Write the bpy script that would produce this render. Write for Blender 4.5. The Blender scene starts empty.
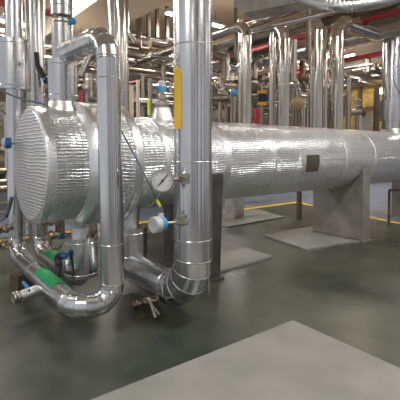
import bpy, bmesh, math, random
from mathutils import Vector as V, Matrix, Quaternion
random.seed(7)
PI = math.pi
scene = bpy.context.scene
C = scene.collection

# ------------------------------------------------------------------ camera
EYE = V((0, 0, 1.5)); PITCH = math.radians(2.5); F = 400.0; PR = 150 + F * math.tan(PITCH)
FWH = V((.625, .780, 0)).normalized()
RIGHT = V((FWH.y, -FWH.x, 0))
FW = FWH * math.cos(PITCH) - V((0, 0, 1)) * math.sin(PITCH)
UP = RIGHT.cross(FW)
cd = bpy.data.cameras.new('camera'); cam = bpy.data.objects.new('camera', cd); C.objects.link(cam)
cd.sensor_width = 36; cd.lens = 36 * F / 400; cd.clip_end = 200; cd.shift_y = (PR - 200) / 400
rot = Matrix((RIGHT, UP, -FW)).transposed()
cam.matrix_world = Matrix.Translation(EYE) @ rot.to_4x4()
scene.camera = cam

def ray(px, py):
    return FW + RIGHT * (px - 200) / F + UP * (PR - py) / F
def at(px, py, x=None, y=None, z=None, d=None):
    r = ray(px, py)
    if x is not None: s = (x - EYE.x) / r.x
    elif y is not None: s = (y - EYE.y) / r.y
    elif z is not None: s = (z - EYE.z) / r.z
    else: s = d * .889 / r.dot(FWH)
    return EYE + r * s

# ------------------------------------------------------------------ materials
def nodes(name):
    m = bpy.data.materials.new(name); m.use_nodes = True
    nt = m.node_tree; b = nt.nodes['Principled BSDF']
    return m, nt, b
def N(nt, t, **kw):
    n = nt.nodes.new(t)
    for k, v in kw.items():
        if k in n.inputs: n.inputs[k].default_value = v
        else: setattr(n, k, v)
    return n
def math_(nt, op, a, b=None, c=None):
    n = nt.nodes.new('ShaderNodeMath'); n.operation = op
    for i, v in enumerate((a, b, c)):
        if v is None: continue
        if hasattr(v, 'links'): nt.links.new(v, n.inputs[i])
        else: n.inputs[i].default_value = v
    return n.outputs[0]
def ramp(nt, fac, stops):
    r = nt.nodes.new('ShaderNodeValToRGB'); nt.links.new(fac, r.inputs[0])
    e = r.color_ramp.elements
    while len(e) < len(stops): e.new(.5)
    for i, (p, c) in enumerate(stops):
        e[i].position = p; e[i].color = (*c, 1) if len(c) == 3 else c
    return r.outputs[0]
def simple(name, col, rough=.5, metal=0., var=.0, scale=6, bump=0.):
    m, nt, b = nodes(name)
    b.inputs['Roughness'].default_value = rough; b.inputs['Metallic'].default_value = metal
    b.inputs['Base Color'].default_value = (*col, 1)
    tc = nt.nodes.new('ShaderNodeTexCoord')
    nz = N(nt, 'ShaderNodeTexNoise', Scale=scale, Detail=5.)
    nt.links.new(tc.outputs['Object'], nz.inputs['Vector'])
    if var:
        lo = tuple(c * (1 - var) for c in col); hi = tuple(min(1, c * (1 + var)) for c in col)
        nt.links.new(ramp(nt, nz.outputs[0], [(.3, lo), (.7, hi)]), b.inputs['Base Color'])
    if bump:
        bp = N(nt, 'ShaderNodeBump', Strength=bump, Distance=.01)
        nt.links.new(nz.outputs[0], bp.inputs['Height']); nt.links.new(bp.outputs[0], b.inputs['Normal'])
    return m
def clad(name, col, rough, dents=.12, vscale=(5, 5, .7)):
    m, nt, b = nodes(name)
    b.inputs['Metallic'].default_value = 1
    tc = nt.nodes.new('ShaderNodeTexCoord')
    mp = N(nt, 'ShaderNodeMapping'); mp.inputs['Scale'].default_value = vscale
    nt.links.new(tc.outputs['Object'], mp.inputs['Vector'])
    nz = N(nt, 'ShaderNodeTexNoise', Scale=1.6, Detail=1.); nt.links.new(mp.outputs[0], nz.inputs['Vector'])
    n2 = N(nt, 'ShaderNodeTexNoise', Scale=6., Detail=1.); nt.links.new(tc.outputs['Object'], n2.inputs['Vector'])
    lo = tuple(c * .82 for c in col)
    nt.links.new(ramp(nt, nz.outputs[0], [(.35, lo), (.65, col)]), b.inputs['Base Color'])
    rr = math_(nt, 'MULTIPLY_ADD', n2.outputs[0], .06, rough - .02)
    nt.links.new(rr, b.inputs['Roughness'])
    bp = N(nt, 'ShaderNodeBump', Strength=dents, Distance=.02)
    nt.links.new(nz.outputs[0], bp.inputs['Height']); nt.links.new(bp.outputs[0], b.inputs['Normal'])
    return m
VZ = 1.36
def foil(name, mode, rough=.33, strength=.5, col=(.82, .84, .87)):
    """reinforced aluminium foil facing: mode 'cyl' about the X axis at z=VZ, 'disc' in the YZ plane, 'smooth'"""
    m, nt, b = nodes(name)
    b.inputs['Metallic'].default_value = .93
    b.inputs['Base Color'].default_value = (*col, 1)
    tc = nt.nodes.new('ShaderNodeTexCoord')
    sx = nt.nodes.new('ShaderNodeSeparateXYZ'); nt.links.new(tc.outputs['Object'], sx.inputs[0])
    X, Y, Z = sx.outputs
    wr = N(nt, 'ShaderNodeTexNoise', Scale=9., Detail=5., Roughness=.6); nt.links.new(tc.outputs['Object'], wr.inputs['Vector'])
    fine = N(nt, 'ShaderNodeTexNoise', Scale=45., Detail=4., Roughness=.65); nt.links.new(tc.outputs['Object'], fine.inputs['Vector'])
    if mode == 'smooth':
        h = math_(nt, 'MULTIPLY_ADD', fine.outputs[0], .35, wr.outputs[0])
    else:
        if mode == 'cyl':
            ang = math_(nt, 'ARCTAN2', math_(nt, 'SUBTRACT', Z, VZ), Y)
            v = math_(nt, 'MULTIPLY', ang, .52); u = X
        else:
            u, v = Y, Z
        wob = math_(nt, 'MULTIPLY_ADD', wr.outputs[0], .045, -.022)
        cb = nt.nodes.new('ShaderNodeCombineXYZ')
        nt.links.new(math_(nt, 'ADD', u, wob), cb.inputs[0]); nt.links.new(math_(nt, 'ADD', v, wob), cb.inputs[1])
        br = N(nt, 'ShaderNodeTexBrick', Scale=1.)
        br.offset = .5 if mode == 'disc' else .0
        br.inputs['Brick Width'].default_value = .085 if mode == 'cyl' else .06
        br.inputs['Row Height'].default_value = .036 if mode == 'cyl' else .026
        br.inputs['Mortar Size'].default_value = .0035
        br.inputs['Mortar Smooth'].default_value = .6
        nt.links.new(cb.outputs[0], br.inputs['Vector'])
        # pressed creases: strong lines along one way, broken up, weaker ones across
        def creases(c, step, amt, sc):
            w2 = N(nt, 'ShaderNodeTexNoise', Scale=sc, Detail=3.); nt.links.new(tc.outputs['Object'], w2.inputs['Vector'])
            t = math_(nt, 'MULTIPLY_ADD', c, 1/step, math_(nt, 'MULTIPLY', w2.outputs[0], 1.6))
            t = math_(nt, 'ABSOLUTE', math_(nt, 'SUBTRACT', math_(nt, 'FRACT', t), .5))
            t = math_(nt, 'MAXIMUM', math_(nt, 'SUBTRACT', 1., math_(nt, 'MULTIPLY', t, 4.5)), 0.)
            return math_(nt, 'MULTIPLY', t, math_(nt, 'MULTIPLY', math_(nt, 'SUBTRACT', w2.outputs[0], .15), amt))
        l1 = creases(v, .028 if mode == 'cyl' else .030, 1.7 if mode == 'cyl' else 1.1, 3.5)
        l2 = creases(u, .07, .8 if mode == 'cyl' else .12, 5.)
        hh = math_(nt, 'ADD', l1, l2)
        h = math_(nt, 'ADD', hh, math_(nt, 'MULTIPLY_ADD', fine.outputs[0], .22, math_(nt, 'MULTIPLY', wr.outputs[0], .9)))
        nt.links.new(ramp(nt, br.outputs['Fac'], [(0., tuple(c * .93 for c in col)), (1., (.93, .95, .98))]), b.inputs['Base Color'])
    bp = N(nt, 'ShaderNodeBump', Strength=strength, Distance=.016)
    nt.links.new(h, bp.inputs['Height']); nt.links.new(bp.outputs[0], b.inputs['Normal'])
    nt.links.new(math_(nt, 'MULTIPLY_ADD', fine.outputs[0], .2, rough - .1), b.inputs['Roughness'])
    return m
def floor_mat(name, base, spot, rough, blotch=.8):
    m, nt, b = nodes(name)
    tc = nt.nodes.new('ShaderNodeTexCoord')
    n1 = N(nt, 'ShaderNodeTexNoise', Scale=blotch, Detail=2., Roughness=.5); nt.links.new(tc.outputs['Object'], n1.inputs['Vector'])
    n2 = N(nt, 'ShaderNodeTexNoise', Scale=4., Detail=2.); nt.links.new(tc.outputs['Object'], n2.inputs['Vector'])
    f = math_(nt, 'MULTIPLY_ADD', n2.outputs[0], .25, math_(nt, 'MULTIPLY', n1.outputs[0], .8))
    nt.links.new(ramp(nt, f, [(.36, base), (.68, spot)]), b.inputs['Base Color'])
    nt.links.new(math_(nt, 'MULTIPLY_ADD', n1.outputs[0], .2, rough - .1), b.inputs['Roughness'])
    b.inputs['Specular IOR Level'].default_value = .5
    return m
def emis(name, col, s):
    m, nt, b = nodes(name)
    b.inputs['Base Color'].default_value = (*col, 1)
    b.inputs['Emission Color'].default_value = (*col, 1); b.inputs['Emission Strength'].default_value = s
    return m

ALU = clad('aluminium_cladding', (.70, .71, .73), .21)
ALU2 = clad('aluminium_cladding_dull', (.62, .62, .62), .24)
STEEL = clad('polished_steel_pipe', (.66, .62, .56), .13)
STEELD = clad('dull_steel_pipe', (.36, .33, .29), .36)
STRAP = simple('strap_steel', (.82, .82, .8), .25, 1)
FOIL = foil('foil_embossed', 'cyl', strength=.6, rough=.30); FOILD = foil('foil_end_face', 'disc', strength=.75, rough=.38, col=(.80, .81, .82))
FOILS = foil('foil_tape_smooth', 'smooth', strength=.4, rough=.34, col=(.84, .85, .87))
BRASS = simple('weathered_brass', (.34, .27, .2), .35, .9, .3, 30)
NICKEL = simple('nickel_fitting', (.55, .51, .45), .3, 1, .2, 30)
DARKST = simple('dark_painted_steel', (.085, .072, .065), .5, .3, .35, 5, .1)
GREYST = simple('grey_galvanised_plate', (.30, .28, .255), .45, .35, .22, 4, .05)
CONC = simple('concrete', (.42, .40, .38), .85, 0, .18, 5, .25)
BLACK = simple('black_rubber', (.015, .015, .017), .45)
BLUE = simple('blue_plastic', (.015, .12, .33), .4)
LBLUE = simple('light_blue_cap', (.05, .3, .6), .4)
WHITE = simple('white_enamel', (.50, .52, .53), .35)
DIAL = simple('dial_white', (.66, .67, .68), .4)
YEL = simple('yellow_tape', (.95, .60, .015), .45)
YELG = simple('yellow_green_tape', (.6, .7, .03), .5)
GRN = simple('green_tape', (.0, .30, .09), .4, 0, .08, 20)
RED = simple('red_paint', (.30, .02, .025), .45)
REDB = simple('red_cloth', (.5, .03, .04), .6)
BEIGE = simple('beige_paint', (.80, .65, .48), .8, 0, .06, 2)
BEIGE2 = simple('ceiling_beige', (.80, .66, .50), .85, 0, .08, 1)
WALLM = simple('wall_tan', (.36, .29, .21), .8, 0, .15, 1)
BROWN = simple('brown_frame', (.16, .125, .095), .5, .4, .2, 8)
OCHRE = simple('ochre_insulation', (.62, .42, .16), .7, 0, .4, 7, .2)
WOOD = simple('brown_plate', (.10, .075, .05), .5, 0, .2, 20)
GREEN_FLOOR = floor_mat('floor_green_epoxy', (.030, .038, .028), (.105, .112, .088), .30, .7)
BLUE_FLOOR = floor_mat('floor_blue_epoxy', (.13, .155, .21), (.17, .19, .24), .42)
SLAB = floor_mat('slab_pale', (.215, .215, .195), (.28, .275, .255), .62, 2.5)
TUBE = emis('lamp_tube_white', (1, .96, .9), 22)
CABLE = simple('grey_blue_cable', (.08, .13, .18), .5)

# ------------------------------------------------------------------ mesh helpers
def frame(t, ref=None):
    t = t.normalized()
    if ref is None: ref = V((0, 0, 1)) if abs(t.z) < .9 else V((1, 0, 0))
    a = (ref - t * ref.dot(t)).normalized(); return a, t.cross(a)
class MB:
    def __init__(s): s.bm = bmesh.new()
    def rings(s, R, seg=24, caps=True):
        """R: list of (centre, a, b, radius)"""
        L = []
        for (p, a, b, r) in R:
            L.append([s.bm.verts.new(p + (a * math.cos(2*PI*k/seg) + b * math.sin(2*PI*k/seg)) * r) for k in range(seg)])
        for i in range(len(L) - 1):
            for k in range(seg):
                k2 = (k + 1) % seg
                s.bm.faces.new((L[i][k], L[i][k2], L[i+1][k2], L[i+1][k]))
        if caps:
            s.bm.faces.new(L[0][::-1]); s.bm.faces.new(L[-1])
        return s
    def lathe(s, o, ax, prof, seg=24, caps=True):
        """prof: (distance along axis, radius)"""
        ax = V(ax).normalized(); a, b = frame(ax); o = V(o)
        return s.rings([(o + ax * t, a, b, r) for t, r in prof], seg, caps)
    def cyl(s, p, q, r, r2=None, seg=20):
        p, q = V(p), V(q); L = (q - p).length
        return s.lathe(p, q - p, [(0, r), (L, r if r2 is None else r2)], seg)
    def box(s, c, size, rz=0, M=None):
        c = V(c); h = V(size) / 2; R = (M or Matrix.Rotation(rz, 3, 'Z'))
        vs = [s.bm.verts.new(c + R @ V((sx*h.x, sy*h.y, sz*h.z))) for sx in (-1, 1) for sy in (-1, 1) for sz in (-1, 1)]
        for f in ((0,1,3,2), (4,6,7,5), (0,4,5,1), (2,3,7,6), (0,2,6,4), (1,5,7,3)): s.bm.faces.new([vs[i] for i in f])
        return s
    def prism(s, pts, d):
        """pts: outline points (3D), d: extrusion vector"""
        d = V(d); A = [s.bm.verts.new(V(p)) for p in pts]; B = [s.bm.verts.new(V(p) + d) for p in pts]
        s.bm.faces.new(A[::-1]); s.bm.faces.new(B); n = len(A)
        for i in range(n): s.bm.faces.new((A[i], A[(i+1) % n], B[(i+1) % n], B[i]))
        return s
    def torus(s, c, ax, R, r, seg=32, ms=8):
        ax = V(ax).normalized(); a, b = frame(ax); c = V(c); L = []
        for i in range(seg):
            t = 2*PI*i/seg; o = a * math.cos(t) + b * math.sin(t)
            L.append([s.bm.verts.new(c + o * (R + r*math.cos(2*PI*k/ms)) + ax * r*math.sin(2*PI*k/ms)) for k in range(ms)])
        for i in range(seg):
            for k in range(ms): s.bm.faces.new((L[i][k], L[(i+1)%seg][k], L[(i+1)%seg][(k+1)%ms], L[i][(k+1)%ms]))
        return s
    def sphere(s, c, r, sc=(1, 1, 1), seg=16):
        m = Matrix.Translation(V(c)) @ Matrix.Diagonal((*sc, 1)); bmesh.ops.create_uvsphere(s.bm, u_segments=seg, v_segments=seg//2, radius=r, matrix=m); return s
    def sweep(s, pts, r, seg=20, bend=0., n=5, seam=0., gore=True, caps=True, rs=None):
        """pipe through pts with rounded corners; seam > 0 raises a bead at every elbow gore"""
        P = [V(p) for p in pts]; path = [(P[0], 0)]
        for i in range(1, len(P) - 1):
            d0 = (P[i] - P[i-1]).normalized(); d1 = (P[i+1] - P[i]).normalized()
            an = d0.angle(d1)
            if bend <= 0 or an < .02: path.append((P[i], 0)); continue
            l = bend * math.tan(an/2)
            l = min(l, (P[i]-P[i-1]).length*.5, (P[i+1]-P[i]).length*.5); rad = l / math.tan(an/2)
            p0 = P[i] - d0*l; ax = d0.cross(d1).normalized(); cn = ax.cross(d0) * rad + p0
            m = max(2, int(round(n * an / (PI/2))))
            for k in range(m + 1):
                q = Quaternion(ax, an * k / m); path.append((cn + q @ (p0 - cn), 1))
        path.append((P[-1], 0))
        pts_ = [p for p, _ in path]; T = []
        for i in range(len(pts_)):
            a = (pts_[i] - pts_[i-1]).normalized() if i else None
            b = (pts_[i+1] - pts_[i]).normalized() if i < len(pts_) - 1 else None
            T.append(((a or b) + (b or a)).normalized())
        a, b = frame(T[0]); R = []
        for i, p in enumerate(pts_):
            if i:
                q = T[i-1].rotation_difference(T[i]); a = q @ a; a = (a - T[i]*a.dot(T[i])).normalized(); b = T[i].cross(a)
            if seam and path[i][1]:
                w = seam * 1.3
                R += [(p - T[i]*w, a, b, r), (p, a, b, r + seam), (p + T[i]*w, a, b, r)]
            else: R.append((p, a, b, r))
        return s.rings(R, seg, caps)
    def build(s, name, m, parent=None, loc=None, sharp=24, off=None):
        bm = s.bm
        bmesh.ops.recalc_face_normals(bm, faces=bm.faces)
        me = bpy.data.meshes.new(name)
        for f in bm.faces: f.smooth = True
        if parent is not None and off is None: off = parent_off.get(parent.name)
        if off is not None: bmesh.ops.translate(bm, verts=bm.verts, vec=-V(off))
        elif loc is not None: bmesh.ops.translate(bm, verts=bm.verts, vec=-V(loc))
        bm.to_mesh(me); bm.free()
        me.set_sharp_from_angle(angle=math.radians(sharp))
        me.materials.append(m); o = bpy.data.objects.new(name, me); C.objects.link(o)
        if parent is not None: o.parent = parent; parent_off[o.name] = off
        elif loc is not None: o.location = loc
        return o
parent_off = {}     # parts are modelled in place; this remembers where their thing stands
def tag(o, label, cat, group=None, kind=None):
    o['label'] = label; o['category'] = cat
    if group: o['group'] = group
    if kind: o['kind'] = kind
    return o
def thing(name, label, cat, loc, group=None):
    o = bpy.data.objects.new(name, None); C.objects.link(o); o.location = V(loc); o.empty_display_size = .1
    parent_off[o.name] = V(loc); return tag(o, label, cat, group)
def struct(o): o['kind'] = 'structure'; return o
def strap(parent, c, ax, R, w=.004): MB().torus(c, ax, R, w, 36, 6).build('strap', STRAP, parent)

# ------------------------------------------------------------------ the room (aligned with the vessel: X along it, Y away)
CEIL = 4.7; X0, X1, Y0, Y1 = -3.5, 19, -3.5, 17
struct(MB().box(((X0+X1)/2, (Y0+Y1)/2, -.1), (X1-X0, Y1-Y0, .2)).build('floor', GREEN_FLOOR))
struct(MB().box(((X0+X1)/2, (Y0+Y1)/2, CEIL+.1), (X1-X0, Y1-Y0, .2)).build('ceiling', BEIGE2))
struct(MB().box(((X0+X1)/2, Y1+.1, CEIL/2), (X1-X0, .2, CEIL)).build('wall_back', WALLM))
struct(MB().box((X1+.1, (Y0+Y1)/2, CEIL/2), (.2, Y1-Y0, CEIL)).build('wall_right', WALLM))
for i, x in enumerate((-2.6, -.9, 1.0, 3.1, 5.2, 7.6, 10.5)):
    struct(MB().box((x, -2.2 - .3*(i % 2), CEIL/2), (.75, .4, CEIL-.01)).build('trim_%d' % (10+i), BROWN))  # unseen dark columns, added behind the camera to streak the metal's reflections
# blue walkway beyond the yellow line
k0 = at(-60, 247, z=0); kc = at(297, 202.5, z=0); k1 = at(430, 230, z=0)
YL = kc.y
k0 = V((-3.4, YL, 0)); kd = (k1 - kc).normalized(); k2 = kc + kd * 11.3
struct(MB().prism([V((-3.4, YL, 0)), kc, k2, V((18.9, k2.y, 0)), V((18.9, 16.9, 0)), V((-3.4, 16.9, 0))], (0, 0, .004)).build('trim_1', BLUE_FLOOR))['label'] = 'blue grey walkway paint'
def stripe(p, q, w, name): 
    p, q = V(p), V(q); d = (q-p).normalized(); n = V((-d.y, d.x, 0)) * w/2; z = V((0, 0, .0045))
    return struct(MB().prism([p-n+z, q-n+z, q+n+z, p+n+z], (0, 0, .002)).build(name, YEL))
stripe((-3.4, YL, 0), kc + V((.05, 0, 0)), .14, 'trim_2'); stripe(kc, k2, .14, 'trim_3')
for i, py in enumerate((212, 202.5)):
    yy = at(4, py, z=0).y; stripe((-3.2, yy, 0), (6.2, yy, 0), .13, 'trim_%d' % (4+i))
# pale coatings / slabs
def pad(corners, h, label, mat_=SLAB):
    P = [at(x, y, z=h) for x, y in corners]; P = [V((p.x, p.y, 0)) for p in P]
    o = MB().prism(P, (0, 0, h)).build('floor_slab', mat_)
    return tag(o, label, 'floor slab')
ap = at(293, 320, z=.012); l_ = at(90, 400, z=.012); r_ = at(400, 368, z=.012)
dl = (l_-ap).normalized(); dr = (r_-ap).normalized()
for v_ in (ap, dl, dr): v_.z = 0
o = MB().prism([ap, ap + dr*3.2, ap + dr*3.2 + dl*3.6, ap + dl*3.6], (0, 0, .012)).build('floor_slab', SLAB)
tag(o, 'large pale concrete floor slab with a corner pointing at the vessel, nearest the camera', 'floor slab')
pad([(264, 235), (307, 249.5), (340, 243), (366, 240), (318, 225)], .03, 'pale raised slab in front of the wide grey saddle support')
pad([(200, 239), (219, 239), (273, 256), (215, 272), (170, 262)], .025, 'pale floor slab between the tall clad pipe and the open green floor')
pad([(200, 212), (258, 209), (284, 216.5), (228, 226.5), (200, 222)], .03, 'pale slab under the short concrete post beneath the vessel')
pad([(96, 224), (133, 222), (150, 232), (100, 240)], .02, 'small pale slab behind the lower valve boxes, under the vessel')

# ------------------------------------------------------------------ the vessel
VX, VY = 1.06, 3.86
ves = thing('horizontal_vessel', 'long horizontal cylindrical vessel wrapped in silver foil insulation on saddle supports', 'pressure vessel', (VX, VY, 0))
def vlathe(prof, name, m, seg=72, caps=True): return MB().lathe((VX, VY, VZ), (1, 0, 0), prof, seg, caps).build(name, m, ves)
def wav(x0, x1, r, amp=.004, n=24):
    return [(x0 + (x1-x0)*i/n, r + random.uniform(-amp, amp)) for i in range(n+1)]
RC, RF, RS = .535, .605, .495
vlathe([(-.012, 0.001), (-.004, RC*.6), (.004, RC-.03), (.02, RC-.008), (.06, RC-.01)], 'end_face', FOILD)
vlathe([(.008, RC-.016), (.012, RC-.002), (.022, RC+.006), (.085, RC+.007), (.09, RC)], 'edge_tape', FOILS, caps=False)
vlathe([(.05, RC-.02)] + wav(.06, .38, RC, .003, 10) + [(.39, RC-.02)], 'channel_wrap', FOIL)
vlathe([(.37, RC), (.38, RC+.012), (.42, RF-.005), (.435, RF+.004), (.475, RF+.006), (.48, RF)], 'flange_tape', FOILS, caps=False)
vlathe([(.46, RF-.03)] + wav(.465, .80, RF, .003, 10) + [(.81, RF-.03)], 'flange_wrap', FOIL)
vlathe([(.79, RF), (.80, RF+.007), (.875, RF+.006), (.89, RF-.008), (.90, RS+.03), (.92, RS)], 'flange_tape', FOILS, caps=False)
VL = 9.6
vlathe([(.86, RS-.03)] + wav(.87, VL, RS, .0025, 70) + [(VL+.02, RS-.005), (VL+.16, RS*.8), (VL+.24, RS*.45), (VL+.26, .002)], 'shell_wrap', FOIL)
def seam(t, w=.07): vlathe([(t, RS-.002), (t+.005, RS+.007), (t+w-.005, RS+.007), (t+w, RS-.002)], 'seam_tape', FOILS, caps=False)
def t_of(px, R=RS):   # vessel station whose near side shows at column px
    lo, hi = -2., 12.
    for _ in range(50):
        m = (lo+hi)/2; p = V((VX+m, VY-R, VZ)) - EYE
        if 200 + F * p.dot(RIGHT) / p.dot(FW) < px: lo = m
        else: hi = m
    return lo
for px, w in ((226, .09), (166, .06), (276, .03), (347, .035), (376, .09)): seam(t_of(px), w)
# inspection plate with a taped border
pa, pb = t_of(306.5), t_of(319)
def curved(t0, t1, z0, z1, r, th=.006, n=8):
    m = MB(); A0, A1 = math.asin((z0-VZ)/RS), math.asin((z1-VZ)/RS); L = []
    for i in range(n+1):
        a = A0 + (A1-A0)*i/n
        L.append([m.bm.verts.new((VX+t, VY - math.cos(a)*rr, VZ + math.sin(a)*rr)) for t, rr in ((t0, r), (t0, r+th), (t1, r+th), (t1, r))])
    for i in range(n):
        for k in range(4): m.bm.faces.new((L[i][k], L[i][(k+1)%4], L[i+1][(k+1)%4], L[i+1][k]))
    m.bm.faces.new(L[0]); m.bm.faces.new(L[-1][::-1]); return m
zc = at(312, 163, y=VY-RS).z
zt, zb = at(312, 155, y=VY-RS).z, at(312, 171.5, y=VY-RS).z
curved(pa-.09, pb+.08, zb-.05, zt+.05, RS-.001, .007).build('plate_border', FOILS, ves)
pl = curved(pa, pb, zb, zt, RS+.004, .008).build('inspection_plate', WOOD, ves); pl['label'] = 'small square dark brown plate'
# saddles
def saddle(xs, near_t, near_b, far, wid, m, base=.03):
    """a plate block under the shell: near_t/near_b reach towards the aisle at top and foot, far reaches away from it"""
    xs = xs - wid/2; rr = RS + .006; mb = MB()
    a0, a1 = math.asin(far/rr), -math.asin(near_t/rr)
    pts = [V((xs-wid/2, VY-near_b, 0)), V((xs-wid/2, VY+far, 0))]
    for k in range(13):
        a = a0 + (a1-a0)*k/12; pts.append(V((xs-wid/2, VY + rr*math.sin(a), VZ - rr*math.cos(a))))
    mb.prism(pts, (wid, 0, 0)); s = mb.build('saddle', m, ves, sharp=25)
    MB().box((xs, VY+(far-near_b)/2, base/2), (wid+.06, far+near_b+.08, base)).build('base_plate', m, s)
    return s
c1 = at(224, 286, y=VY-.5); c2 = at(370, 242, y=VY-.5)
far1 = at(163, 200, x=c1.x-.2).y - VY
s1 = saddle(c1.x, .485, .43, min(.45, max(.1, far1)), .20, DARKST); s1['label'] = 'dark painted steel saddle'
s2 = saddle(c2.x, .48, .49, .47, .22, GREYST); s2['label'] = 'wide grey steel saddle'
saddle(VX + 8.2, .48, .48, .47, .22, GREYST)
# underside wrap sagging in front of the grey saddle
# foil-wrapped necks of the nozzles belong to the vessel
XT, XB, XC = (at(q_, 200, y=VY).x for q_ in (64.5, 80.5, 129))
MB().lathe((XT, VY, VZ+.40), (0, 0, 1), [(0, .19), (.12, .175), (.17, .15), (.20, .14)], 28).build('nozzle_neck', FOILS, ves)
MB().lathe((XB, VY, VZ-.42), (0, 0, -1), [(0, .14), (.16, .12), (.21, .095), (.37, .092)], 28).build('nozzle_neck', FOILS, ves)
MB().lathe((XC, VY, VZ-.42), (0, 0, -1), [(0, .15), (.08, .115), (.24, .105), (.34, .105)], 28).build('nozzle_neck', FOILS, ves)
XN = VX + t_of(160, 0.0)
# top neck beside the tall pipe, with flange and sampling head
XN = at(162, 112, y=VY).x
MB().lathe((XN, VY, VZ+RS-.05), (0, 0, 1), [(0, .15), (.07, .12), (.13, .105), (.17, .10)], 24).build('nozzle_neck', FOILS, ves)
zN = VZ+RS+.12
ro = thing('relief_valve', 'small steel relief valve with blue cap on the vessel beside the yellow arrow pipe', 'valve', (XN, VY, zN))
MB().lathe((XN, VY, zN), (0, 0, 1), [(0, .085), (.02, .085), (.021, .05), (.035, .05), (.036, .085), (.055, .085)], 20).build('flange', NICKEL, ro)
MB().lathe((XN, VY, zN+.055), (0, 0, 1), [(0, .03), (.03, .028), (.05, .045), (.09, .045), (.11, .03), (.13, .03)], 16).build('body', NICKEL, ro)
MB().cyl((XN, VY, zN+.185), (XN, VY, zN+.245), .048).build('cap', LBLUE, ro)['label'] = 'bright blue cap'
MB().lathe((XN, VY, zN+.245), (0, 0, 1), [(0, .038), (.05, .038), (.07, .025), (.075, .004)], 16).build('dome', WHITE, ro)
for k in range(6):
    a = k*PI/3; MB().cyl((XN+.068*math.cos(a), VY+.068*math.sin(a), zN-.01), (XN+.068*math.cos(a), VY+.068*math.sin(a), zN+.075), .009, seg=8).build('bolt', NICKEL, ro)
# little domed vent on the channel
p = at(47, 106.5, y=VY-.1); 
dv = thing('vent_cap', 'small round shiny vent cap on top of the vessel near its left end', 'vent cap', (p.x, p.y, p.z-.05))
MB().lathe((p.x, p.y, p.z-.07), (0, 0, 1), [(0, .055), (.03, .055), (.055, .045), (.075, .02), (.08, .003)], 20).build('dome', NICKEL, dv)
MB().lathe((p.x, p.y, p.z+.005), (0, 0, 1), [(0, .014), (.05, .014), (.055, .022), (.075, .022)], 12).build('stem', BRASS, dv)
# blue grey tag hanging on the flange
p = at(73, 102, y=VY-.05)

# ------------------------------------------------------------------ tall stack on the channel
stk = thing('nozzle_stack', 'vertical clad stack rising from the left end of the vessel, joined by the loop pipe', 'pipe stack', (XT, VY, VZ+.6))
z_ = lambda px, py: at(px, py, y=VY).z
MB().lathe((XT, VY, z_(64, 104)), (0, 0, 1), [(0, .137), (z_(64,61)-z_(64,104), .137), (z_(64,61)-z_(64,104)+.01, .10)], 32).build('insulation_box', ALU, stk)
for py in (96, 66): strap(stk, (XT, VY, z_(64, py)), (0, 0, 1), .138)
zz = z_(64, 61)
MB().lathe((XT, VY, zz), (0, 0, 1), [(0, .098), (z_(64,27)-zz, .098)], 28).build('pipe_section', ALU2, stk)
zf = z_(64, 27)
MB().lathe((XT, VY, zf), (0, 0, 1), [(0, .10), (.015, .10), (.016, .075), (.03, .075), (.031, .098), (.05, .098), (.051, .07), (.075, .065)], 24).build('flange', NICKEL, stk)
zg = z_(64, 17)
MB().lathe((XT, VY, zg-.02), (0, 0, 1), [(0, .07), (.02, .105), (CEIL-.02-zg, .105)], 28).build('upper_section', ALU2, stk)
strap(stk, (XT, VY, z_(64, 8)), (0, 0, 1), .106)
v = MB().cyl(at(70, 22, y=VY-.08), at(75, 21, y=VY-.12), .028).build('valve_knob', LBLUE, stk); v['label'] = 'blue knob'

# ------------------------------------------------------------------ loop pipe (front)
RP = .094
Cc = at(113, 301, d=3.60); zD = at(107, 35, d=3.62).z
Dd = at(107.5, 35, d=3.60)
Bb = at(76, 309, z=Cc.z+.0)
Aa = at(17, 255, z=Cc.z)
S0 = V((XT, VY, at(64, 50, y=VY).z)); 
Dd2 = V((Dd.x, Dd.y, zD)); S0.z = zD; dv0 = (Dd2-Cc).normalized()
lp = thing('loop_pipe', 'slim shiny clad pipe looping down in front of the vessel, green band near the floor', 'pipe', (Cc.x, Cc.y, 0))
MB().sweep([S0 + (Dd2-S0).normalized()*.09, Dd2, Cc, Bb, Aa, V((Aa.x, Aa.y, 1.2))], RP, 28, bend=.20, n=4, seam=.003).build('cladding', ALU, lp)
for py in (57, 79, 243): strap(lp, Cc + dv0*((at(108, py, d=3.62).z - Cc.z)/dv0.z), dv0, RP)
dh = (Dd2 - S0).normalized()
for s in (.14, .40, .56): strap(lp, S0 + dh*s, dh, RP)
dd = (Aa - Bb).normalized(); LL = (Aa-Bb).length
for s in (.3, .62, .9): strap(lp, Bb + dd*s*LL*.95, dd, RP, .003)
def band(parent, p, d, L, R, m, a0, a1, name='flow_band', arrow=0., ref=V((0, 0, 1)), n=10):
    """a sticker wrapped on a pipe: from angle a0 to a1, pointed by `arrow` at its far end"""
    d = d.normalized(); a, b = frame(d, ref); mb = MB(); G = []
    for i in range(n+1):
        f = i/n; an = a0 + (a1-a0)*f
        tip = L - arrow*abs(2*f-1)
        row = []
        for s_ in (0, tip):
            o = a*math.cos(an) + b*math.sin(an)
            row += [mb.bm.verts.new(p + d*s_ + o*(R+.0005)), mb.bm.verts.new(p + d*s_ + o*(R+.0035))]
        G.append(row)
    for i in range(n):
        for q in ((0, 1), (1, 3), (3, 2), (2, 0)): mb.bm.faces.new((G[i][q[0]], G[i][q[1]], G[i+1][q[1]], G[i+1][q[0]]))
    mb.bm.faces.new([G[0][k] for k in (0, 1, 3, 2)]); mb.bm.faces.new([G[-1][k] for k in (2, 3, 1, 0)])
    return mb.build(name, m, parent)
gB, gA = at(60, 294, z=Cc.z), at(43, 278, z=Cc.z)
s0 = (gB - Bb).dot(dd); s1_ = (gA - Bb).dot(dd)
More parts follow.
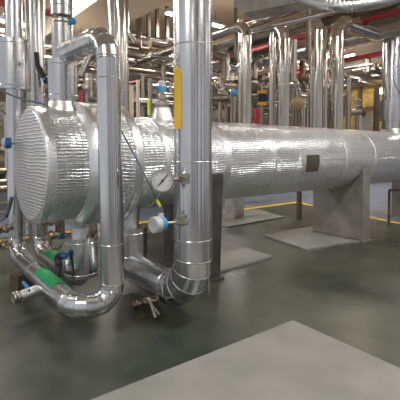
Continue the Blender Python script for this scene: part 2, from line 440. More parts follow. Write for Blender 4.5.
gb = band(lp, Bb + dd*s0, dd, s1_-s0, RP, GRN, -.9, .9, 'flow_band', .0); gb['label'] = 'bright green tape band'
# small white writing dashes on the green band
a_, b_ = frame(dd, V((0, 0, 1)))
m = MB()
for k in range(7):
    pp = Bb + dd*(s0 + (s1_-s0)*(.25+.08*k)) + (a_*math.cos(.25)+b_*math.sin(.25))*(RP+.005)
    m.box(pp, (.003, .012, .018), math.atan2(dd.y, dd.x)+PI/2)
m.build('lettering', WHITE, gb)['kind'] = 'stuff'

# risers behind the left end
Ar = at(17, 100, d=5.1); ROOF = V((Ar.x, Ar.y, CEIL-.02))
rz = thing('riser_pipe', 'vertical clad pipe at the far left edge passing through a large round insulation box', 'pipe', (Aa.x, Aa.y, 1.2))
MB().cyl((Aa.x, Aa.y, 1.2), ROOF, RP, seg=28).build('cladding', ALU, rz)
zb_, zt_ = at(16, 89, d=5.1).z, at(16, 39, d=5.1).z
za = V((Aa.x, Aa.y, zb_))
MB().lathe(za, (0, 0, 1), [(0, .09), (.002, .185), (zt_-zb_, .185), (zt_-zb_+.01, .09)], 36).build('insulation_box', ALU, rz)
for zz in (zb_+.04, zt_-.05): strap(rz, (Aa.x, Aa.y, zz), (0, 0, 1), .186)
q = at(19, 64, d=4.9); n_ = (EYE-q); n_.z = 0; n_.normalize()
m = MB(); m.cyl(q - n_*.03, q + n_*.03, .022); m.cyl(q + n_*.02 + RIGHT*-.035, q + n_*.02 + RIGHT*.035, .008); m.cyl(q+n_*.03, q+n_*.05, .012); m.build('test_plug', NICKEL, rz)
strap(rz, (Aa.x, Aa.y, at(16, 12, d=5.1).z), (0, 0, 1), RP+.001)
# upper reducer wedge
# second riser and its low run
RQ = .095
B2 = V((XB, VY, .20)); A2 = at(40.5, 251, z=.20)
lp2 = thing('return_pipe', 'clad pipe rising behind the vessel end, its low run marked green behind the loop pipe', 'pipe', (A2.x, A2.y, 0))
MB().sweep([V((XB, VY, .46)), B2, A2, V((A2.x, A2.y, CEIL-.02))], RQ, 28, bend=.19, n=4, seam=.0035).build('cladding', ALU2, lp2)
d2 = (A2-B2).normalized()
for z in (at(41, 237, d=A2.dot(FWH)/.889).z, at(40, 17, d=A2.dot(FWH)/.889).z, at(40, 95, d=A2.dot(FWH)/.889).z): strap(lp2, (A2.x, A2.y, z), (0, 0, 1), RQ)
g0 = (at(62, 266, z=.2)-B2).dot(d2); g1 = (at(52, 258, z=.2)-B2).dot(d2)
band(lp2, B2 + d2*g0, d2, max(.12, g1-g0), RQ, GRN, -1., 1., 'flow_band')['label'] = 'green tape band'
# lower valve boxes
def lowbox(name, label, x, r, rows, pxc, rn, m=ALU):
    z0_, z1_ = at(pxc, rows[1], y=VY).z, at(pxc, rows[0], y=VY).z
    t = thing(name, label, 'insulation box', (x, VY, z0_))
    MB().lathe((x, VY, z0_), (0, 0, 1), [(0, rn), (.001, r), (z1_-z0_, r), (z1_-z0_+.001, rn)], 36).build('cladding', m, t)
    strap(t, (x, VY, z0_+.035), (0, 0, 1), r); strap(t, (x, VY, z1_-.05), (0, 0, 1), r)
    return t, z0_, z1_
bx1, zl, zh = lowbox('insulation_box', 'round clad insulation box hanging under the left end of the vessel with a black hose', XB, .168, (236, 275), 80, .09)
# bolts on the rim
for k in range(4):
    a = -1.1 + k*.42
    MB().box((XB + .125*math.cos(a), VY + .125*math.sin(a), zh+.012), (.022, .022, .024), a).build('bolt', BRASS, bx1)
q = at(65, 256, d=4.25)
MB().cyl(q + RIGHT*.02, q - RIGHT*.035, .032).build('cable_gland', BLUE, bx1)['label'] = 'blue cable gland'
ho = MB().sweep([q - RIGHT*.03, q - RIGHT*.07 - V((0, 0, .01)), at(59, 266, d=4.2), at(57, 277, d=4.15), at(56, 290, d=4.12)], .034, 14, bend=.05, n=4, seam=.004).build('flexible_hose', BLACK)
tag(ho, 'short black ribbed hose hanging from the blue gland under the vessel', 'hose')
bx2, zl2, zh2 = lowbox('insulation_box', 'round clad insulation box partly hidden behind the slim front pipe, above the thick elbow', XC, .195, (227, 257), 127, .12, ALU2)

# ------------------------------------------------------------------ big pipe
RB = .163
G = at(193, 250, d=3.80); GX, GY = (G.x+XC)/2*0+G.x, G.y
zB = .245
big = thing('large_pipe', 'thickest clad pipe standing in front of the vessel, turning under it through a ribbed elbow', 'pipe', (GX, GY, 0))
P0 = V((XC, VY+.02, zB)); P1 = V((GX, GY, zB))
MB().sweep([V((XC, VY, zl2)), V((XC, VY+.0, zB)), P1, V((GX, GY, CEIL-.02))], RB, 40, bend=.34, n=5, seam=.005).build('cladding', ALU, big)
for py in (47, 161.5, 238): strap(big, (GX, GY, at(193, py, d=3.8).z), (0, 0, 1), RB, .0045)
# lengthwise lap seam and side saddle plate
nc = (EYE - V((GX, GY, 1.5))); nc.z = 0; nc.normalize(); rt = V((-nc.y, nc.x, 0))
if rt.dot(RIGHT) < 0: rt = -rt
a0 = .50
sd = (nc*math.cos(.95) + rt*math.sin(.95))
MB().box(V((GX, GY, 2.4)) + sd*(RB+.001), (.004, .012, 4.2), math.atan2(sd.y, sd.x)).build('lap_seam', STRAP, big)
# yellow arrow on the left flank (points up)
zy0, zy1 = at(180, 129, d=3.7).z, at(180, 66, d=3.7).z
ang = math.atan2(-rt.dot(V((1, 0, 0))), 1)
# reference direction for angle zero = towards the camera
lo_a, hi_a = None, None
def arrow(mat_):
    mb = MB(); n = 10; a0, a1 = -1.15, -.60; G_ = []
    for i in range(n+1):
        f = i/n; an = a0 + (a1-a0)*f; tip = (zy1-zy0) - .05*abs(2*f-1)
        o = nc*math.cos(an) + rt*math.sin(an); base = V((GX, GY, zy0)); row = []
        for s_ in (0, tip): row += [mb.bm.verts.new(base + V((0, 0, s_)) + o*(RB+.0005)), mb.bm.verts.new(base + V((0, 0, s_)) + o*(RB+.004))]
        G_.append(row)
    for i in range(n):
        for q in ((0, 1), (1, 3), (3, 2), (2, 0)): mb.bm.faces.new((G_[i][q[0]], G_[i][q[1]], G_[i+1][q[1]], G_[i+1][q[0]]))
    mb.bm.faces.new([G_[0][k] for k in (0, 1, 3, 2)]); mb.bm.faces.new([G_[-1][k] for k in (2, 3, 1, 0)])
    return mb.build('flow_arrow', mat_, big)
arrow(YEL)['label'] = 'yellow arrow sticker pointing up'

# ---- pressure gauge
gc = at(162, 180.5, d=3.52)                # dial centre
wall = V((GX, GY, gc.z)) - rt*RB*.6 + nc*RB*.75
ga = thing('pressure_gauge', 'round dial pressure gauge with white face mounted on the thick pipe', 'gauge', (gc.x, gc.y, gc.z-.08))
gd = (nc*1.0 + rt*.22).normalized()
g0_ = gc - gd*.045
MB().lathe(g0_, gd, [(0, .03), (.004, .076), (.03, .083), (.055, .085), (.06, .094), (.07, .094), (.073, .084), (.066, .083)], 40).build('case', NICKEL, ga)
MB().lathe(g0_ + gd*.055, gd, [(0, .081), (.013, .081)], 40).build('dial', DIAL, ga)
gu = V((0, 0, 1)); gr = gu.cross(gd).normalized()
if gr.dot(RIGHT) < 0: gr = -gr
fc = g0_ + gd*.0695
m = MB()
for k in range(31):
    a = math.radians(225 - 270*k/30); L = .014 if k % 5 == 0 else .007
    c_ = fc + (gr*math.cos(a) + gu*math.sin(a))*(.069 - L/2); o_ = gr*math.cos(a) + gu*math.sin(a); q_ = gd.cross(o_)
    m.box(c_, (L, .0025 if k % 5 == 0 else .0012, .001), M=Matrix((o_, q_, gd)).transposed())
m.build('scale_marks', BLACK, ga)
a = math.radians(48); o_ = gr*math.cos(a) + gu*math.sin(a); q_ = gd.cross(o_)
m = MB(); m.box(fc + gd*.002 + o_*.008, (.115, .007, .0015), M=Matrix((o_, q_, gd)).transposed()); m.cyl(fc, fc+gd*.005, .009)
m.build('needle', BLACK, ga)
hb = at(181, 179, d=3.60)
m = MB(); m.cyl(g0_ + gd*.02 + gr*.06, hb, .014); m.lathe(hb - gr*.02, gr, [(0, .024), (.018, .024), (.02, .034), (.05, .034), (.052, .024), (.075, .022)], 6)
m.build('stem', BRASS, ga)
hb2 = hb + gr*.03
m = MB(); m.box(hb2 + V((0, 0, .0)) , (.05, .055, .075), math.atan2(gd.y, gd.x)); m.cyl(hb2, V((GX, GY, hb2.z)) , .025); m.cyl(hb2 + V((0, 0, -.04)), hb2 + V((0, 0, .045)), .02)
m.build('block', NICKEL, ga)
# ---- transmitter
tc_ = at(160, 224, d=3.5)
tr = thing('temperature_transmitter', 'small blue and white transmitter head below the dial gauge on the thick pipe', 'transmitter', (tc_.x, tc_.y, tc_.z-.06))
td = (nc*.75 - rt*.75).normalized()
c0 = tc_
MB().cyl(c0 - td*.035, c0 + td*.012, .056, .058, 28).build('body', LBLUE, tr)
MB().lathe(c0 + td*.012, td, [(0, .058), (.004, .064), (.055, .064), (.062, .056), (.057, .038), (.057, .001)], 28).build('housing', WHITE, tr)
MB().cyl(c0 + td*.056, c0 + td*.060, .040, seg=28).build('window', simple('grey_lens', (.18, .2, .21), .2), tr)
MB().cyl(c0 - td*.01 + V((0, 0, .03)), c0 - td*.01 + V((0, 0, .085)), .026, .022, 18).build('cable_entry', WHITE, tr)
he = at(178, 222, d=3.62)
MB().cyl(c0 - td*.01, he, .011, seg=12).build('stem', NICKEL, tr)
m = MB(); m.lathe(he - rt*.01, rt, [(0, .022), (.02, .022), (.021, .034), (.05, .034), (.051, .024), (.09, .022)], 6); m.cyl(he + rt*.03, V((GX, GY, he.z)), .03)
m.box(he + rt*.03 + V((0, 0, .03)), (.045, .05, .05), math.atan2(gd.y, gd.x)); m.build('block', NICKEL, tr)
# backing strip on the pipe between gauge and transmitter
cbt = c0 - td*.01 + V((0, 0, .085))
cb1 = at(158, 207, d=3.5)
pth = [cbt, cbt + V((0, 0, .04)), at(152, 190, d=3.52), at(136, 158, d=3.58), at(121, 130, d=3.66), at(112, 110, d=3.72)]
cab = thing('signal_cable', 'thin dark cable running diagonally from the transmitter up behind the slim pipe', 'cable', cbt)
MB().sweep(pth, .0065, 8, bend=.03, n=4).build('sheath', CABLE, cab)
dv_ = (pth[2]-pth[1]).normalized()
MB().cyl(pth[1] + dv_*.01, pth[1] + dv_*.075, .012, seg=10).build('marker_sleeve', YELG, cab)['label'] = 'yellow green sleeve'

# ---- drain valve beneath the big elbow
q = at(148, 303, d=3.95)
dr_ = thing('drain_valve', 'weathered steel drain valve with bent lever under the thick elbow', 'valve', (q.x, q.y, 0))
top = V((GX+.02, q.y+.05, zB-RB+.01))
e1 = at(140, 304, z=.09); e2 = at(163, 316, z=.04); e3 = at(150, 296, z=.11); f1 = at(152, 320, z=.02); f0 = at(141, 299, z=.12)
m = MB(); m.cyl(at(156, 300, z=.10) + V((0, 0, .05)), at(152, 300, z=.09), .022); m.cyl(at(136, 304, z=.08), at(158, 300, z=.10), .024)
m.sphere(at(146, 302, z=.10), .04); m.build('body', BRASS, dr_)
MB().lathe(at(137, 304, z=.08), (at(132, 305, z=.08)-at(137, 304, z=.08)), [(0, .042), (.018, .042), (.019, .028), (.03, .028), (.031, .042), (.05, .042)], 16).build('flange', BRASS, dr_)
m = MB(); m.sweep([at(146, 300, z=.14), at(149, 298, z=.15), at(156, 318, z=.03)], .015, 10, bend=.02, n=3); m.build('outlet', NICKEL, dr_)
m = MB(); m.box(at(143, 304, z=.06), (.03, .03, .10)); m.box(at(143, 316, z=.02), (.05, .05, .03)); m.build('foot', BRASS, dr_)
m = MB(); m.cyl(at(150, 302, z=.12), at(160, 315, z=.06), .012, seg=8); m.build('lever', NICKEL, dr_)

# ---- wrapped drain stub with blue lever at the left
a1_, a2_ = at(45, 288, z=.22), at(21, 296, z=.20)
ds = thing('drain_stub', 'short wrapped drain branch with open steel end and blue lever, left of the green band', 'pipe branch', (a2_.x, a2_.y, .1))
MB().lathe(a2_, a1_-a2_, [(0, .045), (.02, .05), ((a1_-a2_).length*.5, .05), ((a1_-a2_).length+.06, .055)], 20).build('foil_wrap', FOILS, ds)
u = (a2_-a1_).normalized()
MB().lathe(a2_, u, [(0, .035), (.02, .035), (.021, .055), (.04, .055), (.041, .034), (.052, .034), (.053, .055), (.07, .055), (.071, .03), (.065, .025), (.04, .024)], 20).build('flange', NICKEL, ds)
for k in range(4):
    a, b = frame(u); o_ = (a*math.cos(k*PI/2+.7)+b*math.sin(k*PI/2+.7))*.045
    MB().cyl(a2_+u*.01+o_, a2_+u*.085+o_, .008, seg=6).build('bolt', BRASS, ds)
lv = at(23, 282, d=3.95); lv2 = at(28, 288, d=3.9)
m = MB(); m.cyl(a2_*.6+a1_*.4, lv2, .010, seg=10); m.build('stem', NICKEL, ds)
m = MB(); m.cyl(lv2, lv, .016, .012, 10); m.build('lever', LBLUE, ds)['label'] = 'bright blue lever'
bxp = at(24, 291, z=0, )
bxp = at(23, 291, z=0); bxq = MB().box((bxp.x+.02, bxp.y+.14, .075), (.17, .15, .15), .3).build('stand_block', BROWN, None)
tag(bxq, 'small dark brown steel block on the floor behind the blue lever', 'block')

# ---- small valves left of the risers
def small_valve(px, py, d, label, mat_=BRASS, left=True, target=None):
    c = at(px, py, d=d); t = thing('instrument_valve', label, 'valve', c)
    m = MB(); e = target if target is not None else c + RIGHT*.12
    m.cyl(c - RIGHT*.05, e, .018, seg=12); m.sphere(c, .036, seg=12); m.build('body', mat_, t)
    MB().lathe(c - RIGHT*.05, -RIGHT, [(0, .045), (.015, .045), (.016, .03), (.03, .03), (.031, .045), (.045, .045)], 14).build('flange', mat_, t)
    m = MB(); m.cyl(c, c + V((0, 0, .06)), .009, seg=8); m.torus(c + V((0, 0, .06)), (0, 0, 1), .028, .006, 16, 6); m.build('handwheel', mat_, t)
    return t
small_valve(6, 230, 5.0, 'upper of two small brass valves on the left riser below the vessel end', target=V((Aa.x, Aa.y, at(6,230,d=5).z)))
small_valve(5, 246, 5.0, 'lower of two small brass valves on the left riser below the vessel end', target=V((Aa.x, Aa.y, at(5,246,d=5).z)))
c = at(50, 236, d=4.9)
t = thing('instrument_valve', 'small brass valve with blue cap joining the return pipe and the round box', 'valve', c)
m = MB(); m.cyl(at(46, 236, d=5.15), at(66, 235, d=4.45), .013, seg=12); m.sphere(at(53, 236, d=4.85), .04, seg=12); m.cyl(at(50, 230, d=4.9), at(50, 243, d=4.9), .02); m.build('body', BRASS, t)
MB().cyl(at(61, 236, d=4.6), at(64, 235.5, d=4.5), .034).build('cap', BLUE, t)['label'] = 'blue cap'
m = MB(); P_ = [at(50, 243, d=4.9), at(52, 249, d=4.85), at(58, 249, d=4.75), at(64, 243, d=4.5)]; m.sweep(P_, .006, 8, bend=.04, n=4); m.build('tube', BLACK, t)
# fittings under the vessel at the left gap
small_valve(51, 223, 5.3, 'small brass valve just under the vessel between the two risers', target=at(58, 223, d=5.0))
# blue transmitter at the left edge on the channel
c = at(6, 143, d=4.35)
t = thing('blue_transmitter', 'round blue transmitter with white cover at the far left edge beside the vessel end', 'transmitter', c)
MB().lathe(c, -RIGHT*1 + nc*.3, [(-.05, .03), (-.045, .052), (.0, .055), (.005, .05)], 24).build('body', BLUE, t)
MB().lathe(c, -RIGHT*1 + nc*.3, [(.0, .056), (.02, .05), (.036, .035), (.042, .002)], 24).build('cover', WHITE, t)
MB().cyl(c + RIGHT*.03, at(9.5, 143, d=5.1), .02).build('stem', NICKEL, t)
c = at(11, 204, d=4.9)
t = MB().sweep([at(12, 197, d=4.95), at(9, 208, d=4.95), at(6, 217, d=4.95)], .022, 12, bend=.05).build('flexible_hose', CABLE); tag(t, 'dark blue sleeve hanging on the left riser below the vessel end', 'hose')
t = MB().sweep([at(8, 212, d=4.9), at(4, 219, d=4.9), at(-6, 225, d=4.9)], .007, 8, bend=.05).build('signal_cable', CABLE); tag(t, 'thin dark cable leaving the frame at left, level with the brass valves', 'cable')
# metal strip between transmitter and wall
m = MB().box(at(7.5, 142, d=5.15), (.08, .03, .60), .9).build('mounting_bracket', ALU2); tag(m, 'narrow grey bracket plate behind the blue transmitter at the left edge', 'bracket')
# black elbow handle on the second riser
pth = [at(36.5, 53, d=A2.dot(FWH)/.889-.12), at(37.5, 65, d=A2.dot(FWH)/.889-.14), at(44, 77, d=A2.dot(FWH)/.889-.16)]
t = thing('valve_handle', 'black bent lever with blue hub on the pipe above the vessel end', 'lever', pth[2])
MB().sweep(pth, .034, 12, bend=.08, n=4).build('grip', BLACK, t)
MB().sphere(at(47, 80.5, d=A2.dot(FWH)/.889-.16), .055, (1, 1, .9)).build('hub', simple('dark_blue_hub', (.02, .05, .1), .4), t)
# blue cable crossing over the vessel end
t = MB().sweep([at(-6, 84, d=4.55), at(2, 91, d=4.5), at(14, 96.5, d=4.45), at(30, 101, d=4.35), at(46, 104.5, d=4.3)], .009, 8, bend=.2, n=5).build('signal_cable', CABLE); tag(t, 'blue grey cable drooping over the top of the vessel end to the vent cap', 'cable')
# tag strip
t = MB().sweep([at(72, 95, d=4.15), at(73, 104, d=4.1), at(75, 110, d=4.05)], .012, 8, bend=.03).build('tie_strap', simple('grey_strap', (.2, .24, .28), .5), None); tag(t, 'short grey strap hanging over the vessel flange next to the stack', 'strap')
# diagonal strut behind the loop pipe
t = MB().cyl(at(93, 48, d=5.6), at(80, 76, d=5.5), .03).build('diagonal_brace', ALU2); tag(t, 'diagonal steel brace seen between the stack and the slim front pipe', 'brace')

# ------------------------------------------------------------------ risers standing on the vessel
def riser(px, half, rows, label, topz=None, mat_=STEEL, straps=(), box=None, elbow=None, y=VY, base=None, name='riser_pipe'):
    p = at(px, 110, y=y); dist = p.dot(FW); r = half * dist / F
    zb = base if base is not None else VZ + RS - .03
    zt = topz if topz is not None else CEIL - .01
    t = thing(name, label, 'pipe', (p.x, y, zb))
    if elbow: MB().sweep([V((p.x, y, zb)), V((p.x, y, zt)), V((p.x, y, zt)) + V(elbow)], r, 24, bend=r*2.4, n=5, seam=.003).build('cladding', mat_, t)
    else: MB().cyl((p.x, y, zb), (p.x, y, zt), r, seg=24).build('cladding', mat_, t)
    for py in straps: strap(t, (p.x, y, at(px, py, y=y).z), (0, 0, 1), r)
    if box:
        za_, zb2 = at(px, box[1], y=y).z, at(px, box[0], y=y).z
        MB().lathe((p.x, y, za_), (0, 0, 1), [(0, r), (.001, box[2]*dist/F), (zb2-za_, box[2]*dist/F), (zb2-za_+.01, r)], 28).build('insulation_box', mat_, t)
    return t, p, r
zt246 = at(246, 24, y=VY).z
t246, p246, r246 = riser(246.5, 5.2, None, 'slim clad riser on the vessel just right of the thick pipe, elbow at its head', zt246, straps=(45, 38), elbow=(0, 2.8, 0))
zt283 = at(283, 24, y=VY).z
t283, p283, r283 = riser(283.5, 6.3, None, 'clad riser on the vessel that bends at its head, right one of the close pair', zt283, straps=(40, 85), elbow=(0, 3.2, 0))
riser(272, 3.6, None, 'thin clad riser on the vessel, left one of the close pair', at(272, 31, y=VY+.22).z, y=VY+.22, base=VZ+.38)
riser(315.5, 7.2, None, 'broad clad riser on the vessel above the small brown plate', at(315, 14, y=VY).z, elbow=(0, 3.4, 0), mat_=STEEL, straps=(26, 70))
riser(336, 7.4, None, 'broad clad riser on the vessel nearest the twin lamps, right of the brown plate', at(336, 20, y=VY).z, elbow=(1.25, 0, 0), mat_=STEEL, straps=(25, 60))
riser(391, 8.3, None, 'bright clad riser at the right edge with a thicker base box on the vessel', at(391, 30, y=VY).z, elbow=(.45, 0, 0), mat_=ALU, straps=(68, 38), box=(101, 121, 11))
pn = at(391, 120, y=VY)
MB().lathe((pn.x, VY, VZ+RS-.08), (0, 0, 1), [(0, .26), (.09, .20), (.16, .16), (.19, .15)], 28).build('nozzle_neck', FOILS, ves)
t = MB().sweep([at(399, 45, y=VY-.25), at(393, 62, y=VY-.25), at(392.5, 80, y=VY-.25), at(402, 98, y=VY-.25)], .006, 8, bend=.3, n=5).build('signal_cable', BLACK); tag(t, 'thin black cable looping in front of the riser at the right edge', 'cable')
# ------------------------------------------------------------------ chrome verticals at the left behind the loop pipe
SH = 1.42
def vert(px, half, d, label, mat_=STEEL, top=None, base=0, straps=(), name='vertical_pipe', cat='pipe', group=None):
    p = at(px, 80, d=d); r = half * d / F; zt = CEIL-.01 if top is None else top
    t = thing(name, label, cat, (p.x, p.y, base), group)
    MB().cyl((p.x, p.y, base), (p.x, p.y, zt), r, seg=20).build('cladding', mat_, t)
    for py in straps: strap(t, (p.x, p.y, at(px, py, d=d).z), (0, 0, 1), r, .005)
    return t, p, r
vert(123.5, 5, 6.3, 'bright vertical pipe right behind the slim loop pipe, full height', STEEL, straps=(91,), base=SH)
vert(114, 4.2, 6.6, 'duller vertical pipe hugging the left of the bright one behind the loop pipe', ALU2, base=SH)
vert(150, 2.1, 7.4, 'thin vertical pipe with yellow green sleeve left of the blue capped valve', STEELD, top=at(150, 79, d=7.4).z, base=SH)
pY = at(150, 106, d=7.4)
sl = MB().lathe((pY.x, pY.y, pY.z-.15), (0, 0, 1), [(0, .040), (.28, .040)], 16).build('marker_sleeve', YELG); tag(sl, 'yellow green sleeve on the thin pipe behind the vessel flange', 'sleeve')

# ------------------------------------------------------------------ overhead and background lines
def rods(t, pts, z, r):
    for x, y in pts:
        if z + r < CEIL - .05: MB().cyl((x, y, z+r*.9), (x, y, CEIL-.005), .009, seg=6).build('hanger_rod', STEELD, t)
def ypipe(px, py, x, r, mat_, label, y0=5.5, y1=16.9, name='overhead_pipe', cat='pipe', st=0):
    p = at(px, py, x=x); t = thing(name, label, cat, (x, y0, p.z))
    MB().cyl((x, y0, p.z), (x, y1, p.z), r, seg=16).build('cladding', mat_, t)
    rods(t, [(x, y0+(y1-y0)*f) for f in (.12, .5, .88)], p.z, r)
    for k in range(st): strap(t, (x, y0+(k+.5)*(y1-y0)/st, p.z), (0, 1, 0), r, .006)
    return t
def xpipe(px, py, y, r, mat_, label, x0=0, x1=18.9, name='overhead_pipe', cat='pipe', st=0):
    p = at(px, py, y=y); t = thing(name, label, cat, (x0, y, p.z))
    MB().cyl((x0, y, p.z), (x1, y, p.z), r, seg=16).build('cladding', mat_, t)
    if name != 'low_pipe': rods(t, [(x0+(x1-x0)*f, y) for f in (.08, .5, .92)], p.z, r)
    else: MB().box((x0+.3, y, p.z/2), (.05, .05, p.z)).build('stand', BROWN, t); MB().box((x1-.1, y, p.z/2), (.05, .05, p.z)).build('stand', BROWN, t)
    for k in range(st): strap(t, (x0+(k+.5)*(x1-x0)/st, y, p.z), (1, 0, 0), r, .006)
    return t
# between loop pipe and thick pipe
xpipe(148, 63.5, 8.0, .075, STEEL, 'upper of two shiny horizontal pipes between the slim and the thick pipe', 2.0, 7.4, st=3)
xpipe(148, 74, 7.6, .095, STEEL, 'lower of two shiny horizontal pipes between the slim and the thick pipe', 2.0, 7.4, st=3)
xpipe(148, 56, 9.2, .06, BEIGE, 'cream painted horizontal pipe above the two shiny ones', 2.0, 9.5)
xpipe(148, 44, 8.3, .12, BROWN, 'dark brown horizontal duct among the clutter left of the thick pipe', 3.9, 7.4, name='overhead_duct', cat='duct')
xpipe(148, 38.5, 8.6, .10, ALU2, 'dull silver duct above the dark brown duct left of the thick pipe', 3.9, 6.2, name='overhead_duct', cat='duct')
xpipe(148, 88, 9.0, .07, STEELD, 'dull horizontal pipe behind the blue capped valve', 3.0, 9.0)
xpipe(148, 97, 9.6, .08, STEELD, 'dull horizontal pipe just above the vessel behind the blue capped valve', 3.0, 9.0)
t = MB().sweep([at(122, 24, d=7), at(134, 42, d=7.2)], .045, 12).build('diagonal_brace', ALU2); tag(t, 'short slanting silver brace next to the bright vertical pipe', 'brace')
# red sprinkler mains
ypipe(157, 30, 6.2, .07, RED, 'dark red sprinkler pipe between the slim pipe and the thick pipe', 4.5, 16.9, 'sprinkler_pipe')
ypipe(340, 61.5, 9.7, .055, RED, 'long thin red sprinkler pipe crossing behind the broad risers, lower right', 0, 16.9, 'sprinkler_pipe')
ypipe(320, 33, 6.9, .05, RED, 'red sprinkler pipe near the ceiling behind the broad risers, upper right', 1, 16.9, 'sprinkler_pipe')
xpipe(60, 15, 8.5, .07, RED, 'red sprinkler pipe under the ceiling at upper left behind the stack', 0, 3.8, 'sprinkler_pipe')
xpipe(46, 46, 9.5, .07, RED, 'red sprinkler pipe at left seen low behind the upright clad pipes', 0, 6, 'sprinkler_pipe')
# branch from slim riser to the thick pipe side: two parallel runs
for k, (py, r, m_, lb) in enumerate(((30, .07, STEEL, 'uppermost silver pipe running behind the thick pipe to the slim riser'), (37, .06, STEELD, 'middle dull pipe of three behind the thick pipe'), (44, .055, STEEL, 'lowest silver pipe of three behind the thick pipe'))):
    ypipe(228, py, 6.4 + .35*k, r, m_, lb, 5.2, 13)
ypipe(330, 45, 7.7, .14, ALU2, 'thick silver pipe crossing behind the broad risers at mid height', 1.0, 16.9, st=6)
ypipe(350, 73, 12.2, .13, STEEL, 'wide pale pipe below the red line between the right risers', 1.5, 15, st=5)
ypipe(350, 80, 11.6, .11, STEELD, 'dull brown grey pipe second below the red line between the right risers', 2.0, 14, st=4)
ypipe(355, 86, 11.0, .07, OCHRE, 'ochre lagged pipe third below the red line between the right risers', 2.0, 13)
ypipe(270, 62, 10.2, .12, ALU2, 'silver pipe behind the close pair of risers', 3, 16, st=4)
ypipe(225, 88, 9.5, .09, STEELD, 'dull pipe low behind the thick pipe just above the vessel', 6, 14)
ypipe(262, 93, 12, .09, STEELD, 'dull pipe beyond the yellow meter', 4, 13)
# concrete beams under the ceiling
b0 = at(150, 13, x=4.3)
def beam(x, z, w, h, label, y0=4, y1=16.95):
    o = MB().box((x, (y0+y1)/2, z + h/2), (w, y1-y0, h)).build('ceiling_beam', BEIGE); return tag(o, label, 'beam')
zb1 = at(150, 12, x=3.8).z
beam(3.32, zb1, .96, CEIL-zb1-.005, 'wide cream concrete beam sloping across the top between slim and thick pipes', 4.3)
beam(13.8, CEIL-.35, .4, .345, 'cream beam seen far under the ceiling behind the right risers', -1)
def xbeam(y, z, w, label, x0, x1, m=BEIGE): 
    o = MB().box(((x0+x1)/2, y, (z+CEIL)/2), (x1-x0, w, CEIL-z-.005)).build('ceiling_beam', m); return tag(o, label, 'beam')
xbeam(11.0, CEIL-.4, .4, 'cream beam running parallel to the vessel beneath the far ceiling', 5.3, 13.5)
# hangers between beam and clutter
for k, (px, d) in enumerate(((138, 9.0), (148.5, 9.4), (167, 10.2), (157, 10))):
    p = at(px, 20, d=d); o = MB().box((p.x, p.y, (CEIL+at(px, 38, d=d).z)/2), (.07, .07, CEIL-at(px, 38, d=d).z-.01)).build('pipe_hanger', BROWN)
    tag(o, 'dark ceiling hanger post, %s left of the thick pipe' % ('farthest', 'second', 'nearest', 'third')[k], 'hanger')
# grey trunking and ribbed duct at upper right
q0, q1 = at(243, 13, d=5.3), at(292, 2, d=4.95); ud = (q1-q0); ud.z = 0; ud.normalize(); un = V((-ud.y, ud.x, 0)); L_ = 1.5
tk = MB(); tk.prism([q0, q0 + ud*L_, q0 + ud*L_ + V((0, 0, .5)), q0 - ud*.1 + V((0, 0, .42)), q0 - ud*.12 + V((0, 0, .1))], un*.3)
o = tk.build('air_duct', ALU2); tag(o, 'flat sided grey air duct with pointed end at the top, right of the thick pipe', 'duct')
c = at(384, 20, y=VY+.9); o = MB().box((c.x+.05, c.y, c.z+.1), (.8, .8, .5)).build('air_duct', STEELD); tag(o, 'dull brownish box duct above the right edge riser', 'duct')
pd = [at(272, -12, d=4.8), at(308, 1, d=4.5), at(345, 8.5, d=4.2), at(385, 1.5, d=4.2), at(425, -12, d=4.4)]
m = MB(); m.sweep(pd, .05, 24, bend=.6, n=14, seam=.004); o = m.build('flexible_duct', clad('ribbed_alu', (.6, .62, .64), .3)); tag(o, 'ribbed bent silver duct sagging across the top right corner', 'duct')
ts = at(276, 27, d=5.2); te = at(400, 3, d=5.6)
o = MB().cyl(at(252, 31, d=5.6), at(335, 11, d=5.2), .03).build('conduit', STEEL); tag(o, 'thin straight conduit slanting up under the grey air duct', 'conduit')
for k, (px, py, x) in enumerate(((325, 22, 8.2), (355, 27, 8.6), (370, 34, 9.2))):
    p = at(px, py, x=x); o = MB().box((x, 6.5, p.z), (.35, 5.5, .08)).build('cable_tray', BROWN); tag(o, 'brown cable tray overhead, %s of three to the right of the risers' % ('leftmost', 'middle', 'rightmost')[k], 'cable tray')
# vertical small hangers by right riser
for k, (px, py0, py1, d) in enumerate(((308, 24, 60, 6.4), (236, 12, 60, 7.2))):
    a, b = at(px, py0, d=d), at(px, py1, d=d); o = MB().box((a.x, a.y, (CEIL+b.z)/2), (.035, .05, CEIL-b.z-.01)).build('pipe_hanger', BROWN); tag(o, ('flat grey hanger strap left of the broad risers', 'flat grey hanger strap left of the slim riser')[k], 'hanger')

# ------------------------------------------------------------------ background equipment behind the vessel
def rack(x0, x1, y, h, levels, label, m=BROWN, depth=.6, n=2):
    t = thing('steel_rack', label, 'rack', ((x0+x1)/2, y, 0))
    for i in range(n):
        for yy in (y, y+depth): MB().box((x0 + (x1-x0)*i/(n-1), yy, h/2), (.07, .07, h)).build('post', m, t)
    for z in levels:
        b = MB(); b.box(((x0+x1)/2, y, z), (x1-x0, .06, .09)); b.box(((x0+x1)/2, y+depth, z), (x1-x0, .06, .09))
        for i in range(n): b.box((x0 + (x1-x0)*i/(n-1), y+depth/2, z), (.06, depth, .07))
        b.build('crossbar', m, t)
    return t
rack(3.0, 8.5, 9.4, 2.5, (1.2, 1.95, 2.45), 'long brown steel pipe rack behind the vessel left of the thick pipe', n=6)
rack(8.8, 12.6, 10.2, 2.45, (1.3, 1.95, 2.4), 'brown steel rack behind the vessel between thick pipe and close risers', n=5)
rack(-.6, 2.9, 10.0, 2.6, (.6, 1.1, 1.6, 2.1, 2.55), 'brown steel rack at the far left beyond the vessel end', n=5)
FX = 9.7
t = thing('steel_rack', 'brown steel frame filled with ochre panels between the right hand risers', 'rack', (FX, 5.6, 0))
